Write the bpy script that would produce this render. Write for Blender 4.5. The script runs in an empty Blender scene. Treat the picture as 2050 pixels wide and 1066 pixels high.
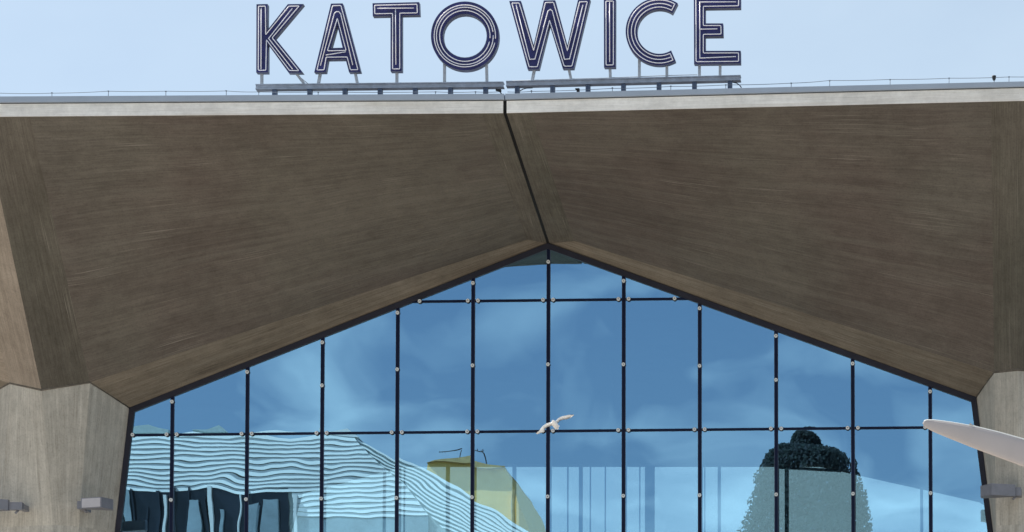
import bpy, bmesh, math, random
from mathutils import Vector, Matrix, noise
from mathutils.geometry import tessellate_polygon
random.seed(7)
S = bpy.context.scene
COL = S.collection
R = math.radians

# ------------------------------------------------------------------ camera, sky, sun, exposure
F, PPX, PPY, CAMZ, DIST = 6000.0, 1805.0, 1710.0, 1.7, 45.0      # focal length and principal point in photo pixels
YAW, PITCH, ROLL = 0.027, 0.060, -0.0042
MC = Matrix.Rotation(YAW, 3, 'Z') @ Matrix.Rotation(math.pi/2 + PITCH, 3, 'X') @ Matrix.Rotation(ROLL, 3, 'Z')
C0 = Vector((0, -DIST, CAMZ))
cam = bpy.data.cameras.new('camera'); co = bpy.data.objects.new('camera', cam); COL.objects.link(co)
co.matrix_world = Matrix.Translation(C0) @ MC.to_4x4()
cam.sensor_width = 36; cam.sensor_fit = 'HORIZONTAL'; cam.lens = 36*F/2050
cam.shift_x = (1025-PPX)/2050; cam.shift_y = (PPY-533)/2050
cam.clip_start = 0.5; cam.clip_end = 5000
S.camera = co

SUN_EL, SUN_AZ = 50, -72           # degrees; azimuth from +Y towards +X
w = bpy.data.worlds.new('World'); S.world = w; w.use_nodes = True
nt = w.node_tree; nt.nodes.clear()
def wn(t, **k):
    n = nt.nodes.new(t)
    for a, b in k.items(): setattr(n, a, b)
    return n
sky = wn('ShaderNodeTexSky', sky_type='NISHITA', sun_disc=False, sun_elevation=R(SUN_EL), sun_rotation=R(SUN_AZ), air_density=1.0, dust_density=1.0, ozone_density=1.6)
tc = wn('ShaderNodeTexCoord'); mp = wn('ShaderNodeMapping'); mp.inputs['Scale'].default_value = (1, 1, 1.8)
nz = wn('ShaderNodeTexNoise'); nz.inputs['Scale'].default_value = 4.5; nz.inputs['Detail'].default_value = 5; nz.inputs['Roughness'].default_value = .5; nz.inputs['Distortion'].default_value = .4
rp = wn('ShaderNodeMapRange'); rp.inputs['From Min'].default_value = .40; rp.inputs['From Max'].default_value = .68; rp.inputs['To Min'].default_value = .34; rp.inputs['To Max'].default_value = .46
mx = wn('ShaderNodeMix', data_type='RGBA')
bg = wn('ShaderNodeBackground'); bg.inputs['Strength'].default_value = .085
ow = wn('ShaderNodeOutputWorld'); L = nt.links.new
L(tc.outputs['Generated'], mp.inputs['Vector']); L(mp.outputs[0], nz.inputs['Vector']); L(nz.outputs['Fac'], rp.inputs['Value'])

# broken cloud on the street side of the sky
n2 = wn('ShaderNodeTexNoise'); n2.inputs['Scale'].default_value = 17; n2.inputs['Detail'].default_value = 4; n2.inputs['Roughness'].default_value = .45; n2.inputs['Distortion'].default_value = .6; L(mp.outputs[0], n2.inputs['Vector'])
r2 = wn('ShaderNodeMapRange'); r2.inputs['From Min'].default_value = .44; r2.inputs['From Max'].default_value = .70; r2.inputs['To Max'].default_value = .8; L(n2.outputs['Fac'], r2.inputs['Value'])
sx = wn('ShaderNodeSeparateXYZ'); L(tc.outputs['Generated'], sx.inputs[0])
r3 = wn('ShaderNodeMapRange'); r3.inputs['From Min'].default_value = .1; r3.inputs['From Max'].default_value = -.6; L(sx.outputs['Y'], r3.inputs['Value'])
m2_ = wn('ShaderNodeMath', operation='MULTIPLY'); L(r2.outputs[0], m2_.inputs[0]); L(r3.outputs[0], m2_.inputs[1])
r4 = wn('ShaderNodeMapRange'); r4.inputs['From Min'].default_value = -.3; r4.inputs['From Max'].default_value = .5; r4.inputs['To Min'].default_value = .12; L(sx.outputs['Y'], r4.inputs['Value'])
m4_ = wn('ShaderNodeMath', operation='MULTIPLY'); L(rp.outputs[0], m4_.inputs[0]); L(r4.outputs[0], m4_.inputs[1])      # thin veil, thicker beyond the station
m3_ = wn('ShaderNodeMath', operation='MAXIMUM'); L(m2_.outputs[0], m3_.inputs[0]); L(m4_.outputs[0], m3_.inputs[1])
L(m3_.outputs[0], mx.inputs[0]); L(sky.outputs[0], mx.inputs[6]); mx.inputs[7].default_value = (7.2, 8.5, 9.2, 1)
L(mx.outputs[2], bg.inputs['Color']); L(bg.outputs[0], ow.inputs['Surface'])

sl = bpy.data.lights.new('sun', 'SUN'); sl.energy = 5.0; sl.angle = R(.5); sl.color = (1, .95, .86)
so = bpy.data.objects.new('sun', sl); COL.objects.link(so)
sd = Vector((math.sin(R(SUN_AZ))*math.cos(R(SUN_EL)), math.cos(R(SUN_AZ))*math.cos(R(SUN_EL)), math.sin(R(SUN_EL))))
so.rotation_euler = (-sd).to_track_quat('-Z', 'Y').to_euler()
S.view_settings.view_transform = 'Standard'; S.view_settings.look = 'None'; S.view_settings.gamma = 1
S.view_settings.exposure = 0.65
S.render.engine = 'CYCLES'
try:
    S.cycles.max_bounces = 12; S.cycles.transparent_max_bounces = 16
except Exception: pass

# ------------------------------------------------------------------ helpers
def P(px, py, Y):
    d = MC @ Vector(((px-PPX)/F, -(py-PPY)/F, -1))
    return C0 + d*((Y-C0.y)/d.y)
def PR(px, py, Y):                      # a point at depth Y (<0) on the street side, as it appears mirrored in the glass
    p = P(px, py, -Y); p.y = Y; return p
def V(*a): return Vector(a)

def tag(o, label=None, cat=None, group=None, kind=None):
    if label: o['label'] = label
    if cat: o['category'] = cat
    if group: o['group'] = group
    if kind: o['kind'] = kind
    return o
def empty(name, loc, label, cat, group=None):
    o = bpy.data.objects.new(name, None); COL.objects.link(o); o.location = loc
    return tag(o, label, cat, group)
class MB:
    def __init__(s): s.bm = bmesh.new(); s.uv = s.bm.loops.layers.uv.new('UVMap')
    def face(s, pts, uvs=None, mi=0, smooth=False):
        try: f = s.bm.faces.new([s.bm.verts.new(p) for p in pts])
        except ValueError: return
        f.material_index = mi; f.smooth = smooth
        if uvs:
            for l, u in zip(f.loops, uvs): l[s.uv].uv = u
        return f
    def box(s, c, sx, sy, sz, rot=None, mi=0):
        q = [V(x*sx/2, y*sy/2, z*sz/2) for z in (-1, 1) for y in (-1, 1) for x in (-1, 1)]
        if rot: q = [rot @ v for v in q]
        q = [v + Vector(c) for v in q]
        for f in ((0,2,3,1),(4,5,7,6),(0,1,5,4),(2,6,7,3),(0,4,6,2),(1,3,7,5)):
            a = [q[i] for i in f]
            e = (a[1]-a[0]).length, (a[2]-a[1]).length
            uv = [(0,0),(e[0],0),(e[0],e[1]),(0,e[1])] if e[0] > e[1] else [(0,0),(0,e[0]),(e[1],e[0]),(e[1],0)]
            s.face(a, uv, mi)
    def bar(s, a, b, wd, dp, mi=0):     # box from a to b, wd across (in the facade plane), dp along Y
        a = Vector(a); b = Vector(b); d = (b-a); n = d.normalized()
        side = n.cross(V(0,1,0)); side = side.normalized() if side.length > 1e-5 else V(1,0,0)
        up = side.cross(n)
        rot = Matrix((side, up, n)).transposed()
        s.box((a+b)/2, wd, dp, d.length, rot, mi)
    def prism(s, poly, ext, holes=(), mi=0, mside=None):
        mside = mi if mside is None else mside
        loops = [[Vector(p) for p in poly]] + [[Vector(p) for p in h] for h in holes]
        flat = [p for l in loops for p in l]; ext = Vector(ext)
        for t in tessellate_polygon(loops):
            s.face([flat[i] for i in t], None, mi); s.face([flat[i]+ext for i in reversed(t)], None, mi)
        for l in loops:
            for i in range(len(l)):
                a, b = l[i], l[(i+1) % len(l)]
                s.face([a, b, b+ext, a+ext], None, mside)
    def tube(s, pts, r, seg=6, closed=False, mi=0, radii=None):
        pts = [Vector(p) for p in pts]; n = len(pts); rings = []
        ref = None
        for i, p in enumerate(pts):
            a = pts[i-1] if (i > 0 or closed) else p
            b = pts[(i+1) % n] if (i < n-1 or closed) else p
            t1 = (p-a).normalized() if (p-a).length > 1e-9 else (b-p).normalized()
            t2 = (b-p).normalized() if (b-p).length > 1e-9 else t1
            t = (t1+t2); t = t.normalized() if t.length > 1e-6 else t1
            rf = V(0,1,0) if abs(t.y) < .9 else V(0,0,1)
            sd_ = t.cross(rf).normalized(); up = sd_.cross(t)
            m = 1/max(.35, t.dot(t1)); rr = radii[i] if radii else r
            rings.append([s.bm.verts.new(p + sd_*(math.cos(2*math.pi*k/seg)*rr*m) + up*(math.sin(2*math.pi*k/seg)*rr)) for k in range(seg)])
        for i in range(n if closed else n-1):
            A, B = rings[i], rings[(i+1) % n]
            for k in range(seg):
                f = s.bm.faces.new((A[k], A[(k+1) % seg], B[(k+1) % seg], B[k])); f.smooth = True; f.material_index = mi
        if not closed:
            for A in (rings[0], rings[-1]):
                try: s.bm.faces.new(A).material_index = mi
                except ValueError: pass
    def patch(s, a, b, c, d, nu=12, nv=8, th=0.12, off=(0,0), mi=0, ext=None, wob=0.0):
        """bilinear patch; u runs a->b (grain direction), v runs a->d; thickened by ext"""
        a, b, c, d = map(Vector, (a, b, c, d))
        lu = ((b-a).length+(c-d).length)/2; lv = ((d-a).length+(c-b).length)/2
        ext = Vector(ext) if ext is not None else V(0, 0, th)
        def pt(i, j):
            u, v = i/nu, j/nv
            p = a*(1-u)*(1-v) + b*u*(1-v) + c*u*v + d*(1-u)*v
            if wob and 0 < i < nu and 0 < j < nv:
                p = p + V(0,0,1)*wob*noise.noise(p*0.7)
            return p
        low = [[s.bm.verts.new(pt(i, j)) for j in range(nv+1)] for i in range(nu+1)]
        for i in range(nu):
            for j in range(nv):
                f = s.bm.faces.new((low[i][j], low[i+1][j], low[i+1][j+1], low[i][j+1])); f.smooth = True; f.material_index = mi
                for l, (x, y) in zip(f.loops, ((i,j),(i+1,j),(i+1,j+1),(i,j+1))):
                    l[s.uv].uv = (off[0]+x/nu*lu, off[1]+y/nv*lv)
        q = [a, b, c, d]
        if ext.length < 1e-6: return
        s.face([p+ext for p in q], None, mi)
        for i in range(4):
            p, r_ = q[i], q[(i+1) % 4]
            s.face([p, r_, r_+ext, p+ext], None, mi)
    def build(s, name, mats, parent=None, recalc=True):
        if recalc: bmesh.ops.recalc_face_normals(s.bm, faces=s.bm.faces)
        me = bpy.data.meshes.new(name); s.bm.to_mesh(me); s.bm.free()
        for m in (mats if isinstance(mats, (list, tuple)) else [mats]): me.materials.append(m)
        o = bpy.data.objects.new(name, me); COL.objects.link(o)
        if parent is not None:
            # parents sit untransformed or translated: keep the world place
            o.parent = parent; loc = Vector((0,0,0)); p = parent
            while p is not None: loc += p.location; p = p.parent
            o.location = -loc
        return o

# ------------------------------------------------------------------ materials
def mat(name):
    m = bpy.data.materials.new(name); m.use_nodes = True; t = m.node_tree
    return m, t, t.nodes['Principled BSDF'], t.links.new
def plain(name, col, rough=.6, metal=0.0, var=.12, scale=6.0, spec=.5):
    m, t, b, l = mat(name)
    b.inputs['Roughness'].default_value = rough; b.inputs['Metallic'].default_value = metal
    b.inputs['Specular IOR Level'].default_value = spec
    tcn = t.nodes.new('ShaderNodeTexCoord'); n = t.nodes.new('ShaderNodeTexNoise'); n.inputs['Scale'].default_value = scale; n.inputs['Detail'].default_value = 8
    n.inputs['Roughness'].default_value = .65
    r = t.nodes.new('ShaderNodeMapRange'); r.inputs['From Min'].default_value = .3; r.inputs['From Max'].default_value = .7
    r.inputs['To Min'].default_value = 1-var; r.inputs['To Max'].default_value = 1+var
    mul = t.nodes.new('ShaderNodeVectorMath'); mul.operation = 'SCALE'; mul.inputs[0].default_value = col
    l(tcn.outputs['Object'], n.inputs['Vector']); l(n.outputs['Fac'], r.inputs['Value']); l(r.outputs[0], mul.inputs['Scale']); l(mul.outputs[0], b.inputs['Base Color'])
    return m
def concrete(name, dark, light, scratch=(.3,.27,.23), board=.085, scr=.5, contrast=1.0, bump=.35, stain=None, tone2=None, pits=.22, stf=.55, mottle=.14):
    """board-marked concrete; UV in metres, grain along U"""
    m, t, b, l = mat(name); N = t.nodes.new
    def math_(op, a, bb=None, c=None):
        n = N('ShaderNodeMath'); n.operation = op
        for i, x in enumerate((a, bb, c)):
            if x is None: continue
            if isinstance(x, (int, float)): n.inputs[i].default_value = x
            else: l(x, n.inputs[i])
        return n.outputs[0]
    uv = N('ShaderNodeUVMap'); uv.uv_map = 'UVMap'
    obj = N('ShaderNodeTexCoord')
    def stretched(su, sv, detail=4, rough=.6, dist=0.0):
        mp = N('ShaderNodeMapping'); mp.inputs['Scale'].default_value = (su, sv, 1); l(uv.outputs[0], mp.inputs['Vector'])
        n = N('ShaderNodeTexNoise'); n.inputs['Scale'].default_value = 1; n.inputs['Detail'].default_value = detail; n.inputs['Roughness'].default_value = rough; n.inputs['Distortion'].default_value = dist
        l(mp.outputs[0], n.inputs['Vector']); return n.outputs['Fac']
    def rng(x, a, bb, lo=0.0, hi=1.0):
        n = N('ShaderNodeMapRange'); l(x, n.inputs['Value']); n.inputs['From Min'].default_value = a; n.inputs['From Max'].default_value = bb
        n.inputs['To Min'].default_value = lo; n.inputs['To Max'].default_value = hi; return n.outputs[0]
    s1 = stretched(.6, 11, 5, .7, .2); s2 = stretched(1.3, 30, 4, .65); s3 = stretched(4, 62, 3, .6)
    blot = N('ShaderNodeTexNoise'); blot.inputs['Scale'].default_value = .55; blot.inputs['Detail'].default_value = 6; blot.inputs['Roughness'].default_value = .6
    l(obj.outputs['Object'], blot.inputs['Vector'])
    # one tone per board
    sp = N('ShaderNodeSeparateXYZ'); l(uv.outputs[0], sp.inputs[0])
    bi = math_('FLOOR', math_('DIVIDE', sp.outputs['Y'], board))
    ui = math_('FLOOR', math_('ADD', math_('DIVIDE', sp.outputs['X'], 2.6), math_('MULTIPLY', bi, .37)))
    cb = N('ShaderNodeCombineXYZ'); l(bi, cb.inputs[0]); l(ui, cb.inputs[1])
    wn_ = N('ShaderNodeTexWhiteNoise'); wn_.noise_dimensions = '2D'; l(cb.outputs[0], wn_.inputs['Vector'])
    fr = math_('FRACT', math_('DIVIDE', sp.outputs['Y'], board))
    edge = math_('LESS_THAN', math_('ABSOLUTE', math_('SUBTRACT', fr, .5)), .46)      # 0 on the joint between boards
    v = math_('ADD', math_('MULTIPLY', rng(s1, .3, .7), .20), math_('MULTIPLY', rng(s2, .28, .72), .30))
    v = math_('ADD', v, math_('MULTIPLY', rng(s3, .3, .7), .22))
    v = math_('ADD', v, math_('MULTIPLY', rng(blot.outputs['Fac'], .32, .68), .34))
    v = math_('ADD', v, math_('MULTIPLY', wn_.outputs['Value'], .10))
    v = math_('MULTIPLY', math_('ADD', v, math_('MULTIPLY', edge, .03)), 1.0)
    v = rng(v, .55-.38/contrast, .55+.38/contrast)
    cr = N('ShaderNodeMix'); cr.data_type = 'RGBA'; l(v, cr.inputs[0]); cr.inputs[6].default_value = (*dark, 1); cr.inputs[7].default_value = (*light, 1)
    out = cr.outputs[2]
    iso = N('ShaderNodeTexNoise'); iso.inputs['Scale'].default_value = 4.5; iso.inputs['Detail'].default_value = 9; iso.inputs['Roughness'].default_value = .72; l(obj.outputs['Object'], iso.inputs['Vector'])
    m6 = N('ShaderNodeMix'); m6.data_type = 'RGBA'; m6.blend_type = 'MULTIPLY'; m6.inputs[0].default_value = 1; l(out, m6.inputs[6])
    gcol = N('ShaderNodeCombineXYZ'); iv = rng(iso.outputs['Fac'], .3, .7, 1-mottle, 1+mottle); l(iv, gcol.inputs[0]); l(iv, gcol.inputs[1]); l(iv, gcol.inputs[2]); l(gcol.outputs[0], m6.inputs[7]); m6.clamp_result = False
    out = m6.outputs[2]
    if tone2:                                                                          # patches of another hue
        bl2 = N('ShaderNodeTexNoise'); bl2.inputs['Scale'].default_value = .38; bl2.inputs['Detail'].default_value = 4; l(obj.outputs['Object'], bl2.inputs['Vector'])
        m2 = N('ShaderNodeMix'); m2.data_type = 'RGBA'; m2.blend_type = 'MULTIPLY'; l(rng(bl2.outputs['Fac'], .42, .6), m2.inputs[0]); l(out, m2.inputs[6]); m2.inputs[7].default_value = (*tone2, 1)
        out = m2.outputs[2]
    sc = math_('MULTIPLY', rng(stretched(.8, 60, 2, .5), .60, .72), rng(stretched(.5, 1.6, 3, .6), .46, .60))
    m3 = N('ShaderNodeMix'); m3.data_type = 'RGBA'; l(math_('MULTIPLY', sc, scr), m3.inputs[0]); l(out, m3.inputs[6]); m3.inputs[7].default_value = (*scratch, 1)
    out = m3.outputs[2]
    if stain:
        sn = rng(stretched(.25, 5, 4, .7, .5), .5, .68)
        m4 = N('ShaderNodeMix'); m4.data_type = 'RGBA'; l(math_('MULTIPLY', sn, stf), m4.inputs[0]); l(out, m4.inputs[6]); m4.inputs[7].default_value = (*stain, 1)
        out = m4.outputs[2]
    # pits
    pt = N('ShaderNodeTexNoise'); pt.inputs['Scale'].default_value = 38; pt.inputs['Detail'].default_value = 3; l(obj.outputs['Object'], pt.inputs['Vector'])
    m5 = N('ShaderNodeMix'); m5.data_type = 'RGBA'; m5.blend_type = 'MULTIPLY'; l(rng(pt.outputs['Fac'], .3, .5, pits, 0), m5.inputs[0]); l(out, m5.inputs[6]); m5.inputs[7].default_value = (.3,.3,.3,1)
    l(m5.outputs[2], b.inputs['Base Color'])
    b.inputs['Roughness'].default_value = .88; b.inputs['Specular IOR Level'].default_value = .2
    bp = N('ShaderNodeBump'); bp.inputs['Strength'].default_value = bump; bp.inputs['Distance'].default_value = .012
    l(math_('ADD', math_('MULTIPLY', s2, .6), math_('ADD', math_('MULTIPLY', edge, .35), math_('MULTIPLY', wn_.outputs['Value'], .25))), bp.inputs['Height'])
    l(bp.outputs[0], b.inputs['Normal'])
    return m
M = {}
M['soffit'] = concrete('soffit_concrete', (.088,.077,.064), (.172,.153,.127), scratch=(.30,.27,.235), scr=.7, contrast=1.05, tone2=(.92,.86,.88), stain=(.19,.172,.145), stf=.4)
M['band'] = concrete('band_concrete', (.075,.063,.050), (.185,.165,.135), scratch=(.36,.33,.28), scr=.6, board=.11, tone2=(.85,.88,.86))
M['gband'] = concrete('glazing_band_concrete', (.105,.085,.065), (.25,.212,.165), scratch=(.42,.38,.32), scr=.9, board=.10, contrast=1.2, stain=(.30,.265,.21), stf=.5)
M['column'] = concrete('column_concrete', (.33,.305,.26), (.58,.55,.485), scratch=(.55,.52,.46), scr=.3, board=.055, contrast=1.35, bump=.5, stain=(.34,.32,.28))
M['flank'] = concrete('flank_concrete_lit', (.20,.165,.13), (.38,.32,.26), scratch=(.5,.44,.37), scr=.4, board=.07, contrast=1.2)  # lighter, warmer concrete: bounce light from the left put into the colour
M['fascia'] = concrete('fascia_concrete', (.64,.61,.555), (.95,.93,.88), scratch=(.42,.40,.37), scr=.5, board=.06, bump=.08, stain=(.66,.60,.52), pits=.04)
M['jointc'] = plain('weathered_joint', (.13,.115,.095), .9, 0, .4, 9)
M['coping'] = plain('coping_metal', (.36,.42,.50), .45, .0, .06, 2)
M['drip'] = plain('drip_edge', (.05,.055,.06), .6)
M['joint'] = plain('joint_seal', (.008,.008,.009), .9)
M['frame'] = plain('frame_paint', (.022,.022,.034), .5, 0, .2, 3, .25)
M['mullion'] = plain('mullion_paint', (.002,.006,.030), .5, 0, .2, 3, .2)
M['silver'] = plain('clamp_metal', (.78,.80,.80), .5, .0, .1, 30)
M['clampdark'] = plain('clamp_rubber', (.05,.05,.06), .6)
M['beam'] = plain('galvanised_beam', (.38,.42,.49), .6, .0, .22, 9)
M['foot'] = plain('painted_foot', (.10,.13,.20), .6)
M['strut'] = plain('galvanised_strut', (.40,.43,.47), .55, .0, .25, 12)
M['navy'] = plain('navy_face', (.020,.022,.125), .5, 0, .35, 5)
M['tray'] = plain('letter_tray', (.13,.15,.22), .55, 0, .3, 9)
M['neon'] = plain('unlit_neon_glass', (.97,.96,.98), .25, 0, .01, 6)
M['black'] = plain('black_plastic', (.012,.012,.014), .6)
M['wire'] = plain('conductor_wire', (.18,.20,.23), .5)
M['lampgrey'] = plain('lamp_housing', (.20,.205,.235), .5, 0, .12, 9)
M['lampgrey_lit'] = plain('lamp_housing_lit', (.48,.46,.48), .5, 0, .06, 9)  # paler housing grey with the light from the left painted in
M['white'] = plain('white_enamel', (.46,.42,.41), .6, 0, .05, 3)
M['plumage'] = plain('plumage', (.97,.97,.97), .7, 0, .01, 40)
M['bill'] = plain('bill', (.4,.12,.05), .5)
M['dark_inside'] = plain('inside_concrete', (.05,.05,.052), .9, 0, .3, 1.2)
M['post'] = plain('hall_post', (.10,.13,.19), .6)
M['postdark'] = plain('hall_post_dark', (.012,.014,.03), .6)
M['paving'] = plain('paving', (.44,.40,.35), .85, 0, .2, 1.5)
M['asphalt'] = plain('asphalt', (.06,.06,.062), .9, 0, .2, 4)
M['louvre'] = plain('louvre_white', (.80,.82,.80), .6, 0, .12, .4)
M['louvreback'] = plain('louvre_wall', (.42,.48,.47), .8)
M['officeglass'] = plain('office_glass', (.02,.025,.035), .15, 0, .5, .5)
M['officepale'] = plain('office_pale', (.30,.38,.42), .5, 0, .3, .7)
M['yellow'] = plain('yellow_render', (.97,.62,.18), .8, 0, .1, 1)
M['yroof'] = plain('tile_roof', (.62,.44,.20), .8, 0, .2, 3)
M['bark'] = plain('bark', (.06,.045,.03), .9, 0, .3, 5)
M['leaf'] = plain('leaves', (.055,.068,.078), .9, 0, .12, .5, .0)

_t = M['leaf'].node_tree; _p = _t.nodes['Principled BSDF']; _o = _t.nodes['Material Output']
_tl = _t.nodes.new('ShaderNodeBsdfTranslucent'); _mx = _t.nodes.new('ShaderNodeMixShader'); _mx.inputs[0].default_value = .48; _tl.inputs['Color'].default_value = (.055,.078,.078,1)
_t.links.new(_p.outputs[0], _mx.inputs[1]); _t.links.new(_tl.outputs[0], _mx.inputs[2]); _t.links.new(_mx.outputs[0], _o.inputs['Surface'])
# coated glass: mirror coat over tinted transmission, with the slight waviness of toughened panes
def glass_mat(name, refl, trans, fac, wav=1.75):
    m = bpy.data.materials.new(name); m.use_nodes = True; t = m.node_tree; t.nodes.clear(); l = t.links.new; N = t.nodes.new
    out = N('ShaderNodeOutputMaterial'); mixs = N('ShaderNodeMixShader'); gl = N('ShaderNodeBsdfGlossy'); tr = N('ShaderNodeBsdfTransparent')
    gl.inputs['Color'].default_value = (*refl, 1); gl.inputs['Roughness'].default_value = 0.0; tr.inputs['Color'].default_value = (*trans, 1)
    mixs.inputs[0].default_value = fac; l(tr.outputs[0], mixs.inputs[1]); l(gl.outputs[0], mixs.inputs[2]); l(mixs.outputs[0], out.inputs['Surface'])
    if wav:
        tcn = N('ShaderNodeTexCoord'); oi = N('ShaderNodeObjectInfo'); ad = N('ShaderNodeVectorMath'); ad.operation = 'MULTIPLY_ADD'
        cmb = N('ShaderNodeCombineXYZ'); ml = N('ShaderNodeMath'); ml.operation = 'MULTIPLY'; l(oi.outputs['Random'], ml.inputs[0]); ml.inputs[1].default_value = 57.0
        l(ml.outputs[0], cmb.inputs[1]); ad.inputs[1].default_value = (1,1,1); l(tcn.outputs['Object'], ad.inputs[0]); l(cmb.outputs[0], ad.inputs[2])
        n1 = N('ShaderNodeTexNoise'); n1.inputs['Scale'].default_value = .85; n1.inputs['Detail'].default_value = 1.6; n1.inputs['Roughness'].default_value = .35
        l(ad.outputs[0], n1.inputs['Vector'])
        n2 = N('ShaderNodeTexNoise'); n2.inputs['Scale'].default_value = 4.5; n2.inputs['Detail'].default_value = 0; l(ad.outputs[0], n2.inputs['Vector'])
        h = N('ShaderNodeMath'); h.operation = 'MULTIPLY_ADD'; l(n2.outputs['Fac'], h.inputs[0]); h.inputs[1].default_value = .022; l(n1.outputs['Fac'], h.inputs[2])
        bp = N('ShaderNodeBump'); bp.inputs['Strength'].default_value = 1.0; bp.inputs['Distance'].default_value = .0011*wav; l(h.outputs[0], bp.inputs['Height']); l(bp.outputs[0], gl.inputs['Normal'])
    return m
M['glass'] = glass_mat('coated_glass', (.43,.75,1.0), (.75,.94,.96), .62)
M['glassback'] = glass_mat('glass_inner_face', (.5,.5,.5), (.96,.98,.98), .02, 0)
M['hallglass'] = glass_mat('hall_glass', (.5,.6,.6), (.90,.95,.94), .08, 0)

# ------------------------------------------------------------------ setting
g = MB(); g.face([V(-1500,-1500,0), V(1500,-1500,0), V(1500,1500,0), V(-1500,1500,0)]); tag(g.build('ground', M['asphalt']), kind='structure')
g = MB(); g.box((-6,-32,.06), 90, 96, .12); tag(g.build('pavement', M['paving']), kind='structure')

# ------------------------------------------------------------------ the two concrete mushrooms
YF = -4.09
GAP = .018
GZ = None
def mushroom(side, label):
    s = -1 if side == 'L' else 1              # outward direction of this shell from the seam
    if side == 'L':
        Kf = P(-34, 235.4, YF); K = P(86, 781, -1.35); Bf = P(60, 234.5, YF); B = P(180, 766, -.95); Cg = P(260, 818, 0)
        Sf = P(1010, 228, YF); Sg = P(1097, 488, 0); Tf = P(964, 228.4, YF); Tg = P(1055, 480, -.22); C1 = P(231, 1066, 0)
        At = (203, 209.3); Ct = (190, 195.8)
    else:
        Kf = P(2040, 203.6, YF); K = P(2030, 740, -1.35); Bf = P(1984, 205, YF); B = P(1990, 746, -.85); Cg = P(1954, 797, 0)
        Sf = P(1012, 228, YF); Sg = P(1098, 488, 0); Tf = P(1064, 226.6, YF); Tg = P(1150, 483, -.22); C1 = P(1988, 1066, 0)
        At = (203, 177.5); Ct = (190, 165.6)
    ax = Kf.x; K.x = ax
    for p in (Sf, Sg): p.x = p.x + s*GAP
    root = empty('concrete_mushroom', (ax, 0, 0), label, 'concrete canopy', 'mushroom shells of the station roof')
    def mir(p, mx_, my_):
        x = 2*ax-p.x if mx_ else p.x
        if mx_ and p is Cg: x = ax + s*1.67          # the outer flank of the column is broader
        return V(x, -p.y if my_ else p.y, p.z)
    o1 = 3.0 if side == 'L' else 41.0
    for mx_ in (False, True):
        q = lambda p: mir(p, mx_, False)
        o = o1 + (19 if mx_ else 0)
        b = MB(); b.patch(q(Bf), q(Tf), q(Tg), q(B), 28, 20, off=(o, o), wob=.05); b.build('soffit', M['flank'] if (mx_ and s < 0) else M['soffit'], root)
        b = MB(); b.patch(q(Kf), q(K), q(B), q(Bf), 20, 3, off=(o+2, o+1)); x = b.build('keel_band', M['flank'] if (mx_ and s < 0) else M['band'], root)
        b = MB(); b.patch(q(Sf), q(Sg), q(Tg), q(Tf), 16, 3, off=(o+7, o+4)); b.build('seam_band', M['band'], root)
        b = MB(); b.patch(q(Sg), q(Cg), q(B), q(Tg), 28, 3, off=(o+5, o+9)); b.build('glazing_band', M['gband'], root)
        # the same facets on the hall side of the glass
    b = MB()
    for mx_ in (False, True):
        q = lambda p: mir(p, mx_, True)
        for f in ((Bf,Tf,Tg,B), (Kf,K,B,Bf), (Sf,Sg,Tg,Tf), (Sg,Cg,B,Tg)):
            b.patch(*[q(p) for p in f], 4, 4)
    b.build('inner_soffit', M['dark_inside'], root)
    # fascia, coping: straight runs that follow the shell edge, mirrored past the keel
    E = Sf.x; K2 = Kf.x; far = 2*ax - E
    zb = [Sf.z, Kf.z, Kf.z - .02]
    zt = [P(1010, At[0], YF).z, P(-34 if s < 0 else 2040, At[1], YF).z]; zt.append(zt[1])
    zc = [P(1010, Ct[0], YF).z, P(-34 if s < 0 else 2040, Ct[1], YF).z]; zc.append(zc[1])
    xs = [E, K2, far]
    b = MB(); b2 = MB(); b3 = MB(); b4 = MB()
    for i in (0, 1):
        x0, x1 = xs[i], xs[i+1]
        a_, b_, c_, d_ = V(x0,YF-.012,zb[i]+.006), V(x1,YF-.012,zb[i+1]+.006), V(x1,YF-.012,zt[i+1]), V(x0,YF-.012,zt[i])
        b.patch(a_, b_, c_, d_, 30, 2, ext=(0,.10,0), off=(o1+i*9, .02))
        x0c = x0 - s*GAP*.98 if i == 0 else x0
        for (mb, z0, z1, yy, dp) in ((b3, zt, [z+.014 for z in zt], YF-.002, .08), (b2, [z+.014 for z in zt], zc, YF-.045, .34)):
            a_, b_, c_, d_ = V(x0c,yy,z0[i]), V(x1,yy,z0[i+1]), V(x1,yy,z1[i+1]), V(x0c,yy,z1[i])
            mb.prism([a_, b_, c_, d_], (0, dp, 0))
        b4.prism([V(x0, YF+.30, zt[i]-.06), V(x1, YF+.30, zt[i+1]-.06), V(x1, YF+.30, zt[i+1]+.02), V(x0, YF+.30, zt[i]+.02)], (0, -2*YF, 0))
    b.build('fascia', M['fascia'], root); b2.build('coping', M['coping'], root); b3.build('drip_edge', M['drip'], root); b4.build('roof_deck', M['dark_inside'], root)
    # column: eight-sided, tapering towards the ground
    z1 = C1.z
    off1 = abs(C1.x - ax)
    lev = []
    top = [Cg, B, K, mir(B, True, False), mir(Cg, True, False), mir(B, True, True), mir(K, False, True), mir(B, False, True)]
    t = -s
    def ring(z, c, bx, by, ky, c2, b2): return [V(ax+t*c,0,z), V(ax+t*bx,-by,z), V(ax,-ky,z), V(ax-t*b2,-by,z), V(ax-t*c2,0,z), V(ax-t*b2,by,z), V(ax,ky,z), V(ax+t*bx,by,z)]
    r1 = ring(z1, off1, .34, .55, .70, 1.45, .86); r0 = ring(0, off1-.22, .26, .5, .60, 1.0, .6)
    b = MB()
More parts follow.
